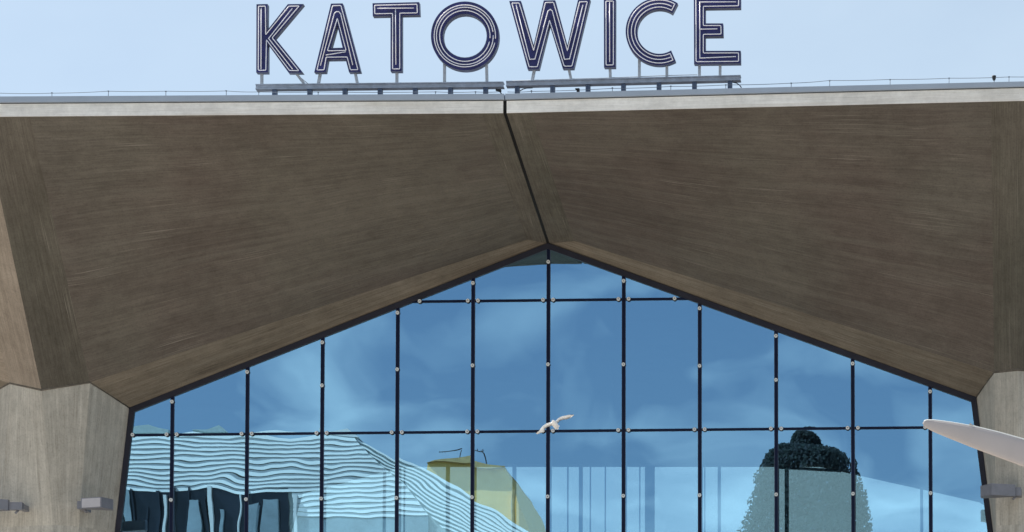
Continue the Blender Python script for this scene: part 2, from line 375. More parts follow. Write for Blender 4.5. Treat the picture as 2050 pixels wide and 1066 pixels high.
    for k in range(8):
        k2 = (k+1) % 8
        for (A_, B_, n) in ((r1, top, 8), (r0, r1, 6)):
            b.patch(A_[k], B_[k], B_[k2], A_[k2], n, 3, ext=(0,0,0), off=(o1+z1*(A_ is r1), k*1.3))
    b.face(top)
    jb = MB(); jb.tube([p + (p-V(ax, 0, p.z)).normalized()*.003 for p in (Cg, B, K, mir(B, True, False), mir(Cg, True, False))], .013, 6); jb.build('stained_joint', M['jointc'], root)  # dark tube for the weathered, soot-stained line where column meets shell
    cobj = b.build('column', M['column'], root)
    return dict(root=root, ax=ax, Cg=Cg, C1=C1, Sg=Sg, Sf=Sf, zc=zc, zt=zt, r0=r0, xs=xs, Kf=Kf)
ML = mushroom('L', 'board-marked concrete shell on the left with its flared column beside the glass')
MR = mushroom('R', 'board-marked concrete shell on the right of the dark seam, lamp arm before its column')
# dark seal recessed in the seam (belongs to the left shell)
b = MB()
a_, c_ = P(1011, 204, YF+.05), P(1011, 228, YF+.05)
g0, g1 = V(a_.x, YF+.03, a_.z), V(c_.x, YF+.03, c_.z+.03); g2 = (ML['Sg']+MR['Sg'])/2 + V(0,0,.03)
for p, q in ((g0, g1), (g1, g2)):
    b.bar(p, q, .1, .04) if p is g0 else b.tube([p, q], .035, 6)
b.build('seam_seal', M['joint'], ML['root'])

# ------------------------------------------------------------------ glass wall
gw = empty('glass_wall', (-6.5, 0, 0), 'gabled blue mirror glass wall of dark-framed panes between two concrete columns', 'glass wall')
mpx = [345, 495, 645, 795.3, 946.3, 1097.3, 1248.5, 1401, 1554, 1707.5, 1862.5]
MX = [P(x, 862, 0).x for x in mpx]
T2 = [P(300, 871, 0).z, P(1850, 857, 0).z]; T1 = [P(841, 604.5, 0).z, P(1351, 599, 0).z]
print('transoms', T1, T2, 'MX spacing', [round(MX[i+1]-MX[i],3) for i in range(10)])
ZT2, ZT1 = sum(T2)/2, sum(T1)/2
ZT3 = ZT2-(ZT1-ZT2)
def lrp(p, q, z): k = (z-p.z)/(q.z-p.z); return p + (q-p)*k
peak = P(1097.3, 488, 0)
outl = [lrp(ML['C1'], ML['Cg'], ZT3), ML['Cg'], peak, MR['Cg'], lrp(MR['C1'], MR['Cg'], ZT3)]
gable = [(p.x, p.z) for p in outl]
# CCW seen from the front (x right, z up): reverse the above
gable_ccw = gable[::-1]
def clip(poly, a, b):                      # keep the left side of a->b
    out = []
    for i in range(len(poly)):
        p, q = poly[i-1], poly[i]
        sp_ = (b[0]-a[0])*(p[1]-a[1])-(b[1]-a[1])*(p[0]-a[0]); sq = (b[0]-a[0])*(q[1]-a[1])-(b[1]-a[1])*(q[0]-a[0])
        if (sp_ >= 0) != (sq >= 0):
            k = sp_/(sp_-sq); out.append((p[0]+(q[0]-p[0])*k, p[1]+(q[1]-p[1])*k))
        if sq >= 0: out.append(q)
    return out
cols = [gable[0][0]-1] + MX + [gable[-1][0]+1]
rows = [ZT3, ZT2, ZT1, peak.z+.1]
e = .004
for i in range(len(cols)-1):
    for j in range(3):
        x0, x1, z0, z1 = cols[i]+e, cols[i+1]-e, rows[j]+e, rows[j+1]-e
        pl = gable_ccw
        for a_, b_ in (((x0,z0),(x1,z0)), ((x1,z0),(x1,z1)), ((x1,z1),(x0,z1)), ((x0,z1),(x0,z0))):
            pl = clip(pl, a_, b_)
            if len(pl) < 3: break
        if len(pl) < 3: continue
        ar = abs(sum(pl[k-1][0]*pl[k][1]-pl[k][0]*pl[k-1][1] for k in range(len(pl)))/2)
        if ar < .03: continue
        b = MB(); tx_, tz_ = random.gauss(0, .0004), random.gauss(0, .0004); mx0 = sum(p[0] for p in pl)/len(pl); mz0 = sum(p[1] for p in pl)/len(pl)
        pts = [V(x, tx_*(x-mx0)+tz_*(z-mz0), z) for x, z in pl]
        b.face(pts, None, 0); b.face([p+V(0,.012,0) for p in reversed(pts)], None, 1)
        for k in range(len(pts)): b.face([pts[k-1], pts[k], pts[k]+V(0,.012,0), pts[k-1]+V(0,.012,0)], None, 1)
        b.build('glass_pane', [M['glass'], M['glassback']], gw)
def topz(x):
    c = ML['Cg'] if x < peak.x else MR['Cg']
    k = (x-c.x)/(peak.x-c.x); return c.z + (peak.z-c.z)*k
MWD = .046
for i, x in enumerate(MX):
    zt_ = topz(x)-.03
    b = MB(); b.box((x, .035, (zt_+ZT3)/2), MWD, .12, zt_-ZT3)
    b.box((x-MWD/2-.004, .002, (zt_+ZT3)/2), .006, .022, zt_-ZT3, mi=1); b.box((x+MWD/2+.004, .002, (zt_+ZT3)/2), .006, .022, zt_-ZT3, mi=1)
    b.box((x, .115, (ZT2+ZT3)/2-.02), .062, .15, ZT2-ZT3-.06)          # deeper stiffening fin in the lowest row
    b.build('mullion', [M['mullion'], M['foot']], gw)
def xat(z, side):
    m_ = ML if side < 0 else MR
    if z <= m_['Cg'].z: return lrp(m_['C1'], m_['Cg'], z).x
    c = m_['Cg']; return c.x + (peak.x-c.x)*(z-c.z)/(peak.z-c.z)
for z in (ZT3, ZT2, ZT1):
    b = MB()
    xa, xb = xat(z, -1)+.04, xat(z, 1)-.04
    if z == ZT1: xa += .12; xb -= .12
    xs_ = [xa] + [x for x in MX if xa < x < xb] + [xb]
    for k in range(len(xs_)-1):
        l0 = xs_[k] + (MWD/2+.008 if k else 0); l1 = xs_[k+1] - (MWD/2+.008 if k < len(xs_)-2 else 0)
        b.box(((l0+l1)/2, .03, z), l1-l0, .09, .038)
    b.build('transom', M['mullion'], gw)
# frame following the concrete
b = MB()
inn = lambda p, dx, dz: V(p.x+dx, p.y, p.z+dz)
def strip(p, q, wd, side, mb, y=-.03, dp=.2):
    d = (q-p).normalized(); n = V(d.z, 0, -d.x)*side
    mb.prism([V(p.x,y,p.z), V(q.x,y,q.z), V(q.x,y,q.z)+n*wd, V(p.x,y,p.z)+n*wd], (0,dp,0))
strip(ML['C1'] + (ML['C1']-ML['Cg'])*3.2, ML['Cg']+V(0,0,.0), .082, 1, b)
strip(MR['C1'] + (MR['C1']-MR['Cg'])*3.2, MR['Cg'], .082, -1, b)
b.build('side_frame', M['frame'], gw)
b = MB(); strip(ML['Cg']+V(-.01,0,0), peak, .085, 1, b, -.033, .21); b.build('gable_frame', M['frame'], gw)
b = MB(); strip(MR['Cg']+V(.01,0,0), peak, .085, -1, b, -.036, .22); b.build('gable_frame', M['frame'], gw)
# round clamps
def clamp_mesh():
    b = MB(); n = 20
    def disc(r, y0, y1, mi):
        A = [b.bm.verts.new((r*math.cos(2*math.pi*k/n), y0, r*math.sin(2*math.pi*k/n))) for k in range(n)]
        B = [b.bm.verts.new((r*.88*math.cos(2*math.pi*k/n), y1, r*.88*math.sin(2*math.pi*k/n))) for k in range(n)]
        for k in range(n): b.bm.faces.new((A[k], A[(k+1)%n], B[(k+1)%n], B[k])).material_index = mi
        f = b.bm.faces.new(B); f.material_index = mi
    disc(.034, 0, -.012, 1); disc(.029, -.010, -.030, 0); disc(.011, -.028, -.034, 1); disc(.006, -.033, -.040, 0)
    return b
cm = clamp_mesh(); proto = cm.build('clamp', [M['silver'], M['clampdark']], gw)
first = True
def clamp(x, z):
    global first
    o = proto if first else proto.copy()
    if not first: COL.objects.link(o)
    first = False
    o.location = V(x, -.025, z) - gw.location
for i, x in enumerate(MX):
    clamp(x, topz(x) - (.165 if i != 5 else .29))
    clamp(x, (ZT2+ZT3)/2 + .0)
mid = {2: 773, 3: 741, 4: 733, 5: 731, 6: 731, 7: 734, 8: 762}
for i, y in mid.items(): clamp(MX[i], P(mpx[i], y, 0).z)
for x in [v_+d for v_ in MX for d in (-.078, .078)] + [xat(ZT2,-1)+.10, xat(ZT2,1)-.10]: clamp(x, ZT2)
for x in [MX[4]-.078, MX[4]+.078, MX[5]-.078, MX[5]+.078, MX[6]-.078, MX[6]+.078, P(841,604,0).x, P(1351,599,0).x]: clamp(x, ZT1)
# lower storeys of the front, below the picture
b = MB(); b.box(((gable[0][0]+gable[-1][0])/2, .06, ZT3-.35), gable[-1][0]-gable[0][0]-.1, .24, .62); b.box(((gable[0][0]+gable[-1][0])/2, .06, (ZT3-.66)/2), gable[-1][0]-gable[0][0]-.3, .10, ZT3-.66)
b.build('lower_wall', M['officeglass'], gw)

# ------------------------------------------------------------------ the hall behind the glass
YB = 18.0
hall = empty('station_hall', (-6.5, YB, 0), 'dim hall behind the glass whose far window wall lets the sky through', 'hall')
op = [P(560, 1120, YB), P(600, 984, YB), P(800, 930, YB), P(1640, 930, YB), P(1960, 1001, YB), P(2060, 1060, YB)]
x0, x1 = -24, 10; zt_ = 14.3
ol, orr = op[0].x, op[-1].x
ring_ = [V(x0,YB,0), V(x0,YB,zt_), V(x1,YB,zt_), V(x1,YB,0), V(orr,YB,0)] + [V(p.x,YB,p.z) for p in op[::-1]] + [V(ol,YB,0)]
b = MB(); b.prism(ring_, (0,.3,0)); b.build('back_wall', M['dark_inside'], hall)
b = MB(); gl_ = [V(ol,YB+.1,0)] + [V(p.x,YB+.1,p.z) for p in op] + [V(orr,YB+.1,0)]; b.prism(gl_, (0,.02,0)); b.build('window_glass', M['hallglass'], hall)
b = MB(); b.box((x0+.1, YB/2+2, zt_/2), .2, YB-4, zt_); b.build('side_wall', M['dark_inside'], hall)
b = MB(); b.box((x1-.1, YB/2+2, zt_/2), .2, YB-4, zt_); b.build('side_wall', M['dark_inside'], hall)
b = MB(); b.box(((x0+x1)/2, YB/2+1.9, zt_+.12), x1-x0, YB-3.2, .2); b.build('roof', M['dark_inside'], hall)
def post(px, wpx, m='post', y=935, dy=0, ztop=None):
    p = P(px, y, YB-.05-dy); wd = wpx*(DIST+YB)/F
    b = MB(); b.box((p.x, p.y, p.z/2), wd, .1, p.z); b.build('window_post', M[m], hall)
for px, wpx in ((897,7),(1030,7),(1137,2),(1163,7),(1182,1.6),(1212,1.6),(1281,1.6),(1301,19),(1411,1.6),(1440,6),(770,5),(810,2),(1845,6)): post(px, wpx, y=(930 if 800 < px < 1640 else 940 if px < 800 else 976))
post(1575, 8, 'postdark', 938, .5)
b = MB(); p0, p1 = P(1555, 936, YB-.7), P(1684, 943, YB-.7); b.bar(p0, p1, .05, .08); b.build('tie_beam', M['postdark'], hall)
# neighbouring bays beside the columns
for m_, s_ in ((ML, -1), (MR, 1)):
    xa = m_['ax'] + s_*.75
    b = MB(); b.prism([V(xa,.1,0), V(xa,.1,8.2), V(xa+s_*6.2,.1,12.6), V(xa+s_*6.2,.1,0)], (0,.2,0))
    tag(b.build('side_wall', M['officeglass']), 'dark wall of the bay beyond the %s column' % ('left' if s_ < 0 else 'right'), 'wall')

# ------------------------------------------------------------------ rooftop sign
YS = -3.75
sign = empty('rooftop_sign', P(1000, 180, YS), 'row of big navy letters reading KATOWICE on two steel beams above the roof edge', 'sign')
SC = 2050/520
def c1(x, y, Y=YS): return P(490+x/SC, y/SC, Y)
def c2(x, y, Y=YS): return P(980+x/SC, y/SC, Y)
def arc(cx, cy, rx, ry, a0, a1, n): return [(cx+rx*math.cos(R(a0+(a1-a0)*k/n)), cy-ry*math.sin(R(a0+(a1-a0)*k/n))) for k in range(n+1)]
def inset(poly, d, closed=True):
    """offset a 2D polygon inwards by d (orientation independent)"""
    n = len(poly); ar = sum(poly[k-1][0]*poly[k][1]-poly[k][0]*poly[k-1][1] for k in range(n))
    sg = 1 if ar > 0 else -1; out = []
    for k in range(n):
        p0, p1, p2 = Vector(poly[k-1]), Vector(poly[k]), Vector(poly[(k+1) % n])
        d1, d2 = (p1-p0).normalized(), (p2-p1).normalized()
        n1, n2 = Vector((-d1.y, d1.x))*sg, Vector((-d2.y, d2.x))*sg
        bs = (n1+n2); l_ = bs.length
        bs = bs.normalized() if l_ > 1e-6 else n1
        out.append(tuple(p1 + bs*min(d/max(.3, bs.dot(n1)), d*2.2)))
    return out
def rounded(poly, r):
    out = []; n = len(poly)
    for k in range(n):
        p0, p1, p2 = Vector(poly[k-1]), Vector(poly[k]), Vector(poly[(k+1) % n])
        a = p1 + (p0-p1).normalized()*min(r, (p0-p1).length*.4); c = p1 + (p2-p1).normalized()*min(r, (p2-p1).length*.4)
        out += [tuple(a), tuple((a+c)*.25+p1*.5), tuple(c)]
    return out
LT = {}
LT['K'] = (c1, [(92,35),(180,33),(178,240),(340,34),(463,33),(238,300),(460,575),(345,575),(183,352),(183,573),(90,573)], [], [[(130,65),(128,545)], [(375,68),(188,305),(378,548)]])
LT['A'] = (c1, [(680,30),(772,28),(915,568),(822,570),(795,468),(657,470),(640,570),(548,572)], [[(730,200),(772,378),(680,381)]], [[(597,520),(706,110),(722,94),(742,94),(757,110),(852,515)], [(640,436),(798,410)]])
LT['T'] = (c1, [(1008,27),(1376,18),(1380,120),(1240,122),(1240,563),(1150,563),(1150,125),(1010,128)], [], [[(1045,68),(1335,65)], [(1190,78),(1192,512)]])
LT['O'] = (c1, arc(1737,285,268,272,0,355,71), [arc(1737,285,172,170,0,350,35)], [])
LT['W'] = (c2, [(155,10),(247,8),(347,362),(428,5),(518,3),(614,365),(698,0),(794,-3),(664,540),(577,541),(475,200),(390,545),(300,546)], [], [[(210,38),(318,470),(358,468),(462,88),(480,76),(496,88),(592,470),(632,466),(738,40)]])
LT['I'] = (c2, [(902,-6),(995,-7),(994,531),(903,532)], [], [[(948,16),(948,490)]])
LT['C'] = (c2, arc(1340,250,266,266,57,299,60)+arc(1340,250,176,176,302,54,40), [], [arc(1340,250,221,221,64,294,50)])
LT['E'] = (c2, [(1612,-28),(1983,-30),(1983,64),(1704,68),(1704,186),(1843,186),(1845,287),(1704,289),(1704,403),(1982,402),(1983,502),(1614,506)], [], [[(1945,16),(1660,18),(1660,460),(1945,448)], [(1662,232),(1798,229)]])
DEP = .10
for ch, (cf, poly, holes, lines) in LT.items():
    ps = [cf(x, y) for x, y in poly]; hs = [[cf(x, y) for x, y in h] for h in holes]
    b = MB(); b.prism(ps, (0, DEP, 0), hs)
    lt = b.build('letter', M['tray'], sign); tag(lt, 'navy letter %s with white tube outline' % ch)
    f_in = inset(poly, 2.5)
    b = MB(); pin = [cf(x, y, YS-.012) for x, y in f_in]; hin = [[cf(x, y, YS-.012) for x, y in inset(h, -2.5)] for h in holes]
    b.prism(pin, (0, .016, 0), hin); b.build('letter_face', M['navy'], lt)
    b = MB(); r_ = .0068; yt = YS-.045
    loops = []
    if ch == 'O':
        for rr in (242, 221+3, 199): b.tube([cf(x, y, yt) for x, y in arc(1737,285,rr,rr*1.01,8 if rr == 224 else -5,361 if rr == 224 else 347,60)], r_, 6)
    else:
        b.tube([cf(x, y, yt) for x, y in rounded(inset(poly, 17), 7)] if ch != 'C' else [cf(x, y, yt) for x, y in inset(poly, 17)], r_, 6, True)
        for h in holes: b.tube([cf(x, y, yt) for x, y in rounded(inset(h, -16), 8)], r_, 6, True)
    for ln in lines: b.tube([cf(x, y, yt) for x, y in ln], r_, 6)
    b.build('neon_tube', M['neon'], lt)
    # tube holders
for cf, a_, b_ in ((c1,(135,565),(135,674)), (c1,(398,570),(474,671)), (c1,(600,565),(580,672)), (c1,(870,562),(890,668)), (c1,(1201,558),(1201,664)), (c1,(1577,500),(1577,660)), (c1,(1908,490),(1912,657)),
                   (c2,(357,540),(336,648)), (c2,(624,536),(647,642)), (c2,(950,528),(955,634)), (c2,(1183,460),(1183,628)), (c2,(1400,510),(1400,622)), (c2,(1657,500),(1657,614)), (c2,(1820,498),(1820,609))):
    b = MB(); b.bar(cf(*a_, YS+.09), cf(*b_, YS+.09), .036, .05)
    b.bar(cf(*b_, YS+.09)+V(0,.02,-.01), cf(*a_, YS+.09)+V(0,.5,.1), .03, .03) if False else None
    b.build('strut', M['strut'], sign)
for cf, a_, b_ in ((c1,(92,675),(2046,655)), (c2,(135,650),(1984,603))):
    p, q = cf(*a_, YS+.09), cf(*b_, YS+.09); h = .074
    b = MB(); ctr = YS+.09
    for (dz0, dz1, y0, y1) in ((0,-.012,-.06,.06), (-h+.012,-h,-.06,.06), (-.012,-h+.012,-.038,-.02)):
        b.prism([V(p.x,ctr+y0,p.z+dz0), V(q.x,ctr+y0,q.z+dz0), V(q.x,ctr+y0,q.z+dz1), V(p.x,ctr+y0,p.z+dz1)], (0,y1-y0,0))
    b.build('support_beam', M['beam'], sign)
def beamz(px):
    return (675+(px-92)*(655-675)/(1954)) if px < 2050 else None
for x in (238,515,793,1070,1347,1625,1902):
    t_ = c1(x, 675-(x-92)*20/1954+42, YS+.09); b = MB(); b.box((t_.x, t_.y, t_.z-.14), .062, .08, .28); b.box((t_.x-.012, t_.y-.045, t_.z-.14), .01, .012, .28); b.build('foot', M['foot'], sign)
for x in (220,499,778,1058,1338,1618,1898):
    t_ = c2(x, 650-(x-135)*47/1849+43, YS+.09); b = MB(); b.box((t_.x, t_.y, t_.z-.14), .062, .08, .28); b.box((t_.x-.012, t_.y-.045, t_.z-.14), .01, .012, .28); b.build('foot', M['foot'], sign)
for pts in ([(240,720),(262,706),(290,698),(340,696)], [(1922,652),(1950,658),(1975,675),(1988,694)]):
    b = MB(); b.tube([c2(x, y, YS+.02) for x, y in pts], .007, 6); b.build('cable', M['black'], sign)
b = MB(); b.tube([c1(x, y, YS+.10) for x, y in ((398,572),(440,615),(500,663),(560,664),(800,660),(1180,656),(1560,652),(1890,650))], .006, 6); b.build('cable', M['strut'], sign)
b = MB(); b.tube([c2(x, y, YS+.10) for x, y in ((180,640),(560,628),(930,617),(1180,607),(1400,598),(1640,592))], .006, 6); b.build('cable', M['strut'], sign)

# ------------------------------------------------------------------ lightning wires on the roof edge
YW = -3.95
def wire_run(label, wire, posts, grp='lightning wires along the roof edge'):
    r = empty('lightning_wire', P(*wire[0], YW), label, 'wire', grp)
    pts = []
    for (ax_, ay_), (bx_, by_) in zip(wire, wire[1:]):
        for k in range(6):
            t_ = k/6; pts.append(P(ax_+(bx_-ax_)*t_, ay_+(by_-ay_)*t_ + .9*math.sin(math.pi*t_), YW))
    pts.append(P(*wire[-1], YW))
    b = MB(); b.tube(pts, .0042, 5); b.build('wire', M['wire'], r)
    for x, y, y2 in posts:
        t_, u_ = P(x, y-1.2, YW), P(x, y2+4, YW)
        b = MB(); b.tube([u_, t_], .005, 5); b.box(P(x, y, YW), .022, .02, .010); b.build('post', M['wire'], r)
wire_run('thin wire on short pins along the roof edge left of the sign', [(-60,187.5),(0,187),(104,187),(217,183),(332,183),(453,182.5),(515,184.5),(637,184.5),(872,184.5),(952,184.5),(1004,184)], [(104,186.5,195),(217,183,193),(332,183.5,193),(453,182.5,192),(518,185,191),(637,185,191),(872,184.5,190),(952,184.5,190)])
wire_run('thin wire on short pins along the roof edge right of the sign', [(1016,184.5),(1064,183.5),(1226,177.5),(1343,173.5),(1453,170.5),(1584,167),(1661,161.5),(1782,159.5),(1900,157),(2020,154.5),(2110,152.5)], [(1064,182.5,187),(1226,176.5,184),(1343,173,181),(1453,170.5,178),(1584,167,176),(1661,162,174),(1782,160,171),(1900,157,168),(2020,154.5,166)])
# small roof devices
d = empty('roof_lamp', P(1990, 164, YW), 'small black cup-shaped lamp on the roof edge at far right', 'lamp')
b = MB(); p = P(1990, 154, YW); b.tube([p+V(0,0,.012), p+V(0,0,-.002), p+V(0,0,-.035), p+V(0,0,-.055)], .02, 10, radii=[.03,.028,.024,.012]); b.build('cup', M['black'], d)
b = MB(); b.tube([p+V(0,0,-.05), p+V(0,0,-.12)], .006, 5); b.build('stem', M['wire'], d)
d = empty('roof_camera', P(1000, 188, YW-.02), 'small black device on a bracket over the seam between the sign beams', 'camera')
b = MB(); b.box(P(998, 181, YW-.05), .075, .05, .022, Matrix.Rotation(R(8), 3, 'Y')); b.build('housing', M['black'], d)
b = MB(); b.tube([P(995, 180, YW-.05), P(1000, 183, YW-.05), P(1006, 191, YW-.03)], .008, 6); b.build('bracket', M['black'], d)
d = empty('floodlight', P(1157, 184, YW), 'tiny black floodlight under the right-hand sign beam', 'floodlight')
b = MB(); b.box(P(1157.5, 181.5, YW), .038, .05, .05); b.box(P(1156, 178.8, YW-.01), .06, .06, .006); b.build('housing', M['black'], d)
b = MB(); b.tube([P(1157.5, 183, YW), P(1157.5, 192, YW)], .007, 5); b.build('stem', M['black'], d)

# ------------------------------------------------------------------ wall lamps on the columns
def wall_lamp(label, px0, pxm, px1, py0, py1, Y, flip, bx, by):
    """angular box: front corner at pxm; plate and bracket towards the column"""
    c = P(pxm, (py0+py1)/2, Y); top = P(pxm, py0, Y).z; bot = P(pxm, py1, Y).z
    r = empty('wall_lamp', c, label, 'wall lamp', 'box lamps fixed to the columns')
    lft, rgt = P(px0, 0, Y+.10).x, P(px1, 0, Y+.22).x
    h = top-bot
    b = MB()
    base = [V(c.x, Y, bot), V(rgt, Y+.22, bot), V(rgt-.02, Y+.30, bot), V(lft, Y+.16, bot), V(lft, Y+.10, bot)]
    if flip: base = [V(c.x, Y, bot), V(rgt, Y+.12, bot), V(rgt, Y+.2, bot), V(lft+.02, Y+.30, bot), V(lft, Y+.2, bot)]
    b.prism(base, (0,0,h)); b.build('housing', M['lampgrey'], r)
    b = MB()
    if not flip:
        q0, q1 = V(lft, Y+.10, bot), V(c.x, Y, bot)
    else:
        q0, q1 = V(lft, Y+.2, bot), V(c.x, Y, bot)
    dd = (q1-q0); n = V(dd.y, -dd.x, 0).normalized()
    if n.y > 0: n = -n
    ins = .012
    b.prism([q0+dd*.07+n*.001+V(0,0,ins), q1-dd*.05+n*.001+V(0,0,ins), q1-dd*.05+n*.001+V(0,0,h-ins), q0+dd*.07+n*.001+V(0,0,h-ins)], n*.006)
    b.build('lens', M['lampgrey_lit'] if not flip else M['lampgrey'], r)  # plate, not glass; unflipped, its paler colour paints the left face as lit
    b = MB(); e0 = P(bx, (py0+py1)/2, Y+.2); sgn = 1 if bx > pxm else -1
    inner = (rgt if sgn > 0 else lft)
    b.box(((e0.x+inner)/2, Y+.2, c.z-.01), abs(e0.x-inner)+.06, .08, h*.72)
    b.tube([V(e0.x-sgn*.05, Y+.25, bot+.02), V(e0.x-sgn*.09, Y+.22, bot-.03)], .018, 8)
    b.box((e0.x, Y+.42, c.z-.01), .08, .42, h*.5)
    b.build('bracket', M['lampgrey'], r)
wall_lamp('grey box lamp on the left column beside the glass edge', 174, 203, 238, 995, 1016, -1.15, False, 160, 0)
wall_lamp('grey box lamp cut by the left picture edge on the left column', -58, -25, 34, 998, 1019, -1.15, True, 42, 0)
wall_lamp('grey box lamp on the right column below the pale lamp arm', 1957, 1985, 2026, 968, 991, -1.25, True, 2040, 0)

# ------------------------------------------------------------------ pale street-lamp arm reaching in from the right
YA = -22.0
arm = empty('street_lamp', V(P(2500, 1000, YA).x, YA, 0), 'pale tapering leaf-shaped lamp arm reaching in from the right edge', 'street lamp')
up = [(1847,847),(1850,843.5),(1856,841.5),(1870,841.8),(1885,843.5),(1910,847),(1950,854),(2000,866),(2050,880),(2120,903),(2200,932),(2300,975),(2420,1035),(2490,1075)]
lo = [(1847,847.5),(1849,852),(1853,856),(1868,864),(1885,871),(1910,881),(1950,897.5),(2000,916.5),(2050,935),(2120,960),(2200,990),(2300,1030),(2420,1085),(2490,1120)]
b = MB(); n = 14; rings = []
for (ux, uy), (lx, ly) in zip(up, lo):
    a_, c_ = P(ux, uy, YA), P(lx, ly, YA); ctr = (a_+c_)/2; hv = (a_-c_)/2; hl = hv.length
    wy = min(.11, hl*1.6+.004)
    ring_ = []
    for k in range(n):
        t_ = 2*math.pi*k/n; cx_, sy_ = math.cos(t_), math.sin(t_)
        # flattish underside turned to the camera, sharp crest on top
        ring_.append(b.bm.verts.new(ctr + hv*cx_ + V(0,1,0)*wy*(abs(sy_)**.8*(1 if sy_ > 0 else -.16)) ))
    rings.append(ring_)
for i in range(len(rings)-1):
    for k in range(n):
        f = b.bm.faces.new((rings[i][k], rings[i][(k+1)%n], rings[i+1][(k+1)%n], rings[i+1][k])); f.smooth = True
b.bm.faces.new(rings[0]); b.bm.faces.new(rings[-1])
b.build('arm', M['white'], arm)
b = MB(); b.tube([P(x, y, YA) for x, y in up[1:]], .006, 6); b.build('lit_edge', M['louvre'], arm)  # white tube paints the lit top edge of the arm
b = MB(); b.tube([P(1948, 853, YA), P(1943, 849.5, YA)], .005, 6); b.box(P(1943, 850, YA), .016, .016, .012, Matrix.Rotation(.5,3,'Y')); b.build('hook', M['white'], arm)
b = MB(); mb_ = P(2490, 1098, YA); b.tube([mb_, V(mb_.x+.1, YA, mb_.z-.7), V(mb_.x+.15, YA, 0)], .1, 14, radii=[.09,.1,.13]); b.build('mast', M['white'], arm)

# ------------------------------------------------------------------ white bird
YG = -8.0
def G(x, y, dy=0): return P(1000+x/8.54, 800+y/8.54, YG+dy)
b = MB()
def wing(stations):
    rs = []
    for (x0_, y0_, x1_, y1_, dy, th) in stations:
        a_, c_ = G(x0_, y0_, dy-.03), G(x1_, y1_, dy+.03); m_ = (a_+c_)/2; nrm = (c_-a_).cross(V(0,1,0)).normalized()
        rs.append([b.bm.verts.new(p) for p in (a_, m_+V(0,-1,0)*th+ (a_-m_)*.3, c_, m_+V(0,1,0)*th+(a_-m_)*.3)])
    for i in range(len(rs)-1):
        for k in range(4):
            f = b.bm.faces.new((rs[i][k], rs[i][(k+1)%4], rs[i+1][(k+1)%4], rs[i+1][k])); f.smooth = True
    b.bm.faces.new(rs[0]); b.bm.faces.new(rs[-1])
wing([(930,385,950,440,0,.012),(870,392,885,452,-.03,.012),(800,410,825,472,-.07,.010),(740,455,775,505,-.09,.008),(690,515,770,555,-.10,.006),(650,555,725,565,-.10,.004),(618,575,650,598,-.10,.002)])
wing([(935,385,965,430,0,.012),(975,352,1000,400,.03,.012),(1015,312,1045,362,.06,.010),(1080,285,1105,345,.08,.008),(1130,275,1140,345,.09,.006),(1200,262,1215,318,.10,.004),(1262,260,1275,272,.10,.002)])
# body: head towards the viewer and slightly down, tail behind
body = [(905,360,.16,.004),(915,372,.13,.016),(925,392,.08,.026),(940,412,.03,.034),(952,432,-.02,.036),(962,452,-.08,.034),(972,470,-.13,.026),(985,486,-.165,.018),(992,494,-.18,.017),(998,500,-.20,.010)]
body = [(x, y, dy, r) for x, y, dy, r in body]
b.tube([G(x, y, -dy) for x, y, dy, r in body], .03, 10, radii=[r for *_, r in body])
# fanned tail
ta = [G(955,440,.05), G(1000,440,.12), G(1028,455,.16), G(1015,470,.16), G(985,500,.14), G(955,520,.10), G(940,500,.06)]
b.prism(ta, V(0,.004,.004))
gb = b.build('bird', M['plumage'])
tag(gb, 'white bird gliding with spread wings in front of the glass wall', 'bird')

# ------------------------------------------------------------------ street side, seen mirrored in the glass
YL = -75.0
off = empty('office_building', V(PR(500, 900, YL).x, YL, 0), 'long white louvred office block mirrored at the left of the glass', 'building')
def q3(px, py, dy=0): return PR(px, py, YL+dy)
def slat(px0, px1, py0, py1, hpx, mb, dy=0.0, mi=0):
    a_, b_ = q3(px0, py0, dy), q3(px1, py1, dy); h = hpx*(DIST-YL)/F
    mb.prism([a_, b_, b_-V(0,0,h), a_-V(0,0,h)], (0,-.25,0), mi=mi)
def edge_x(y): return 705+(y-872)*.93                                  # slanted end of the level louvres
b = MB()
# body of the building behind the louvres
pts = [q3(120,874,-.12), q3(704,872,-.12), q3(1120,1106,-.12)]
b.prism([V(pts[0].x,YL-.12,0), pts[0], pts[1], pts[2], V(pts[2].x,YL-.12,0)], (0,-14,0)); b.build('wall', M['louvreback'], off)
k = 0; y = 871
while y < 1032:
    b = MB(); x1_ = edge_x(y); x0_ = 120 if y < 977 else 586
    b2_ = y+7.9
    a_, b_, c_, d_ = q3(x0_, y, -.02), q3(x1_, y-.3, -.02), q3(edge_x(b2_), b2_, .02), q3(x0_, b2_, .02)
    b.prism([a_, b_, c_, d_], (0,-.05,0)); b.build('louvre', M['louvre'], off); y += 9.6
# raised parapet
b = MB(); b.prism([q3(640,862), q3(702,861), q3(716,869.5), q3(640,870)], (0,-3,0)); b.build('parapet', M['louvre'], off)
# descending louvres on the sloping wing
for k in range(13):
    dy = k*18
    xa = 709 + dy*.95; ya = 872 + dy*1.0
    sl_ = .56 - .004*k
    x0_ = xa-3*(k > 0); xe = min(1110, 1120)
    ye = ya + (xe-x0_)*sl_
    if x0_ > 1060: break
    # stop at the far corner of the wing
    b = MB(); a_, b_ = q3(x0_, ya, -.1), q3(xe, ye, -.1); c_, d_ = q3(xe, ye+6.6, -.06), q3(x0_+5, ya+6.6, -.06)
    b.prism([a_, b_, c_, d_], (0,-.05,0)); b.build('louvre', M['louvre'], off)
rl = random.Random(3)
for k in range(13):
    px = 205 + k*29 + rl.uniform(-3,3); p = q3(px, rl.choice([978, 982, 995, 1010]), .1); b = MB(); b.box((p.x, YL+.05, p.z/2), rl.uniform(.05,.16), .2, p.z); b.build('glazing_bar', M[rl.choice(['officeglass','officepale','officeglass'])], off)
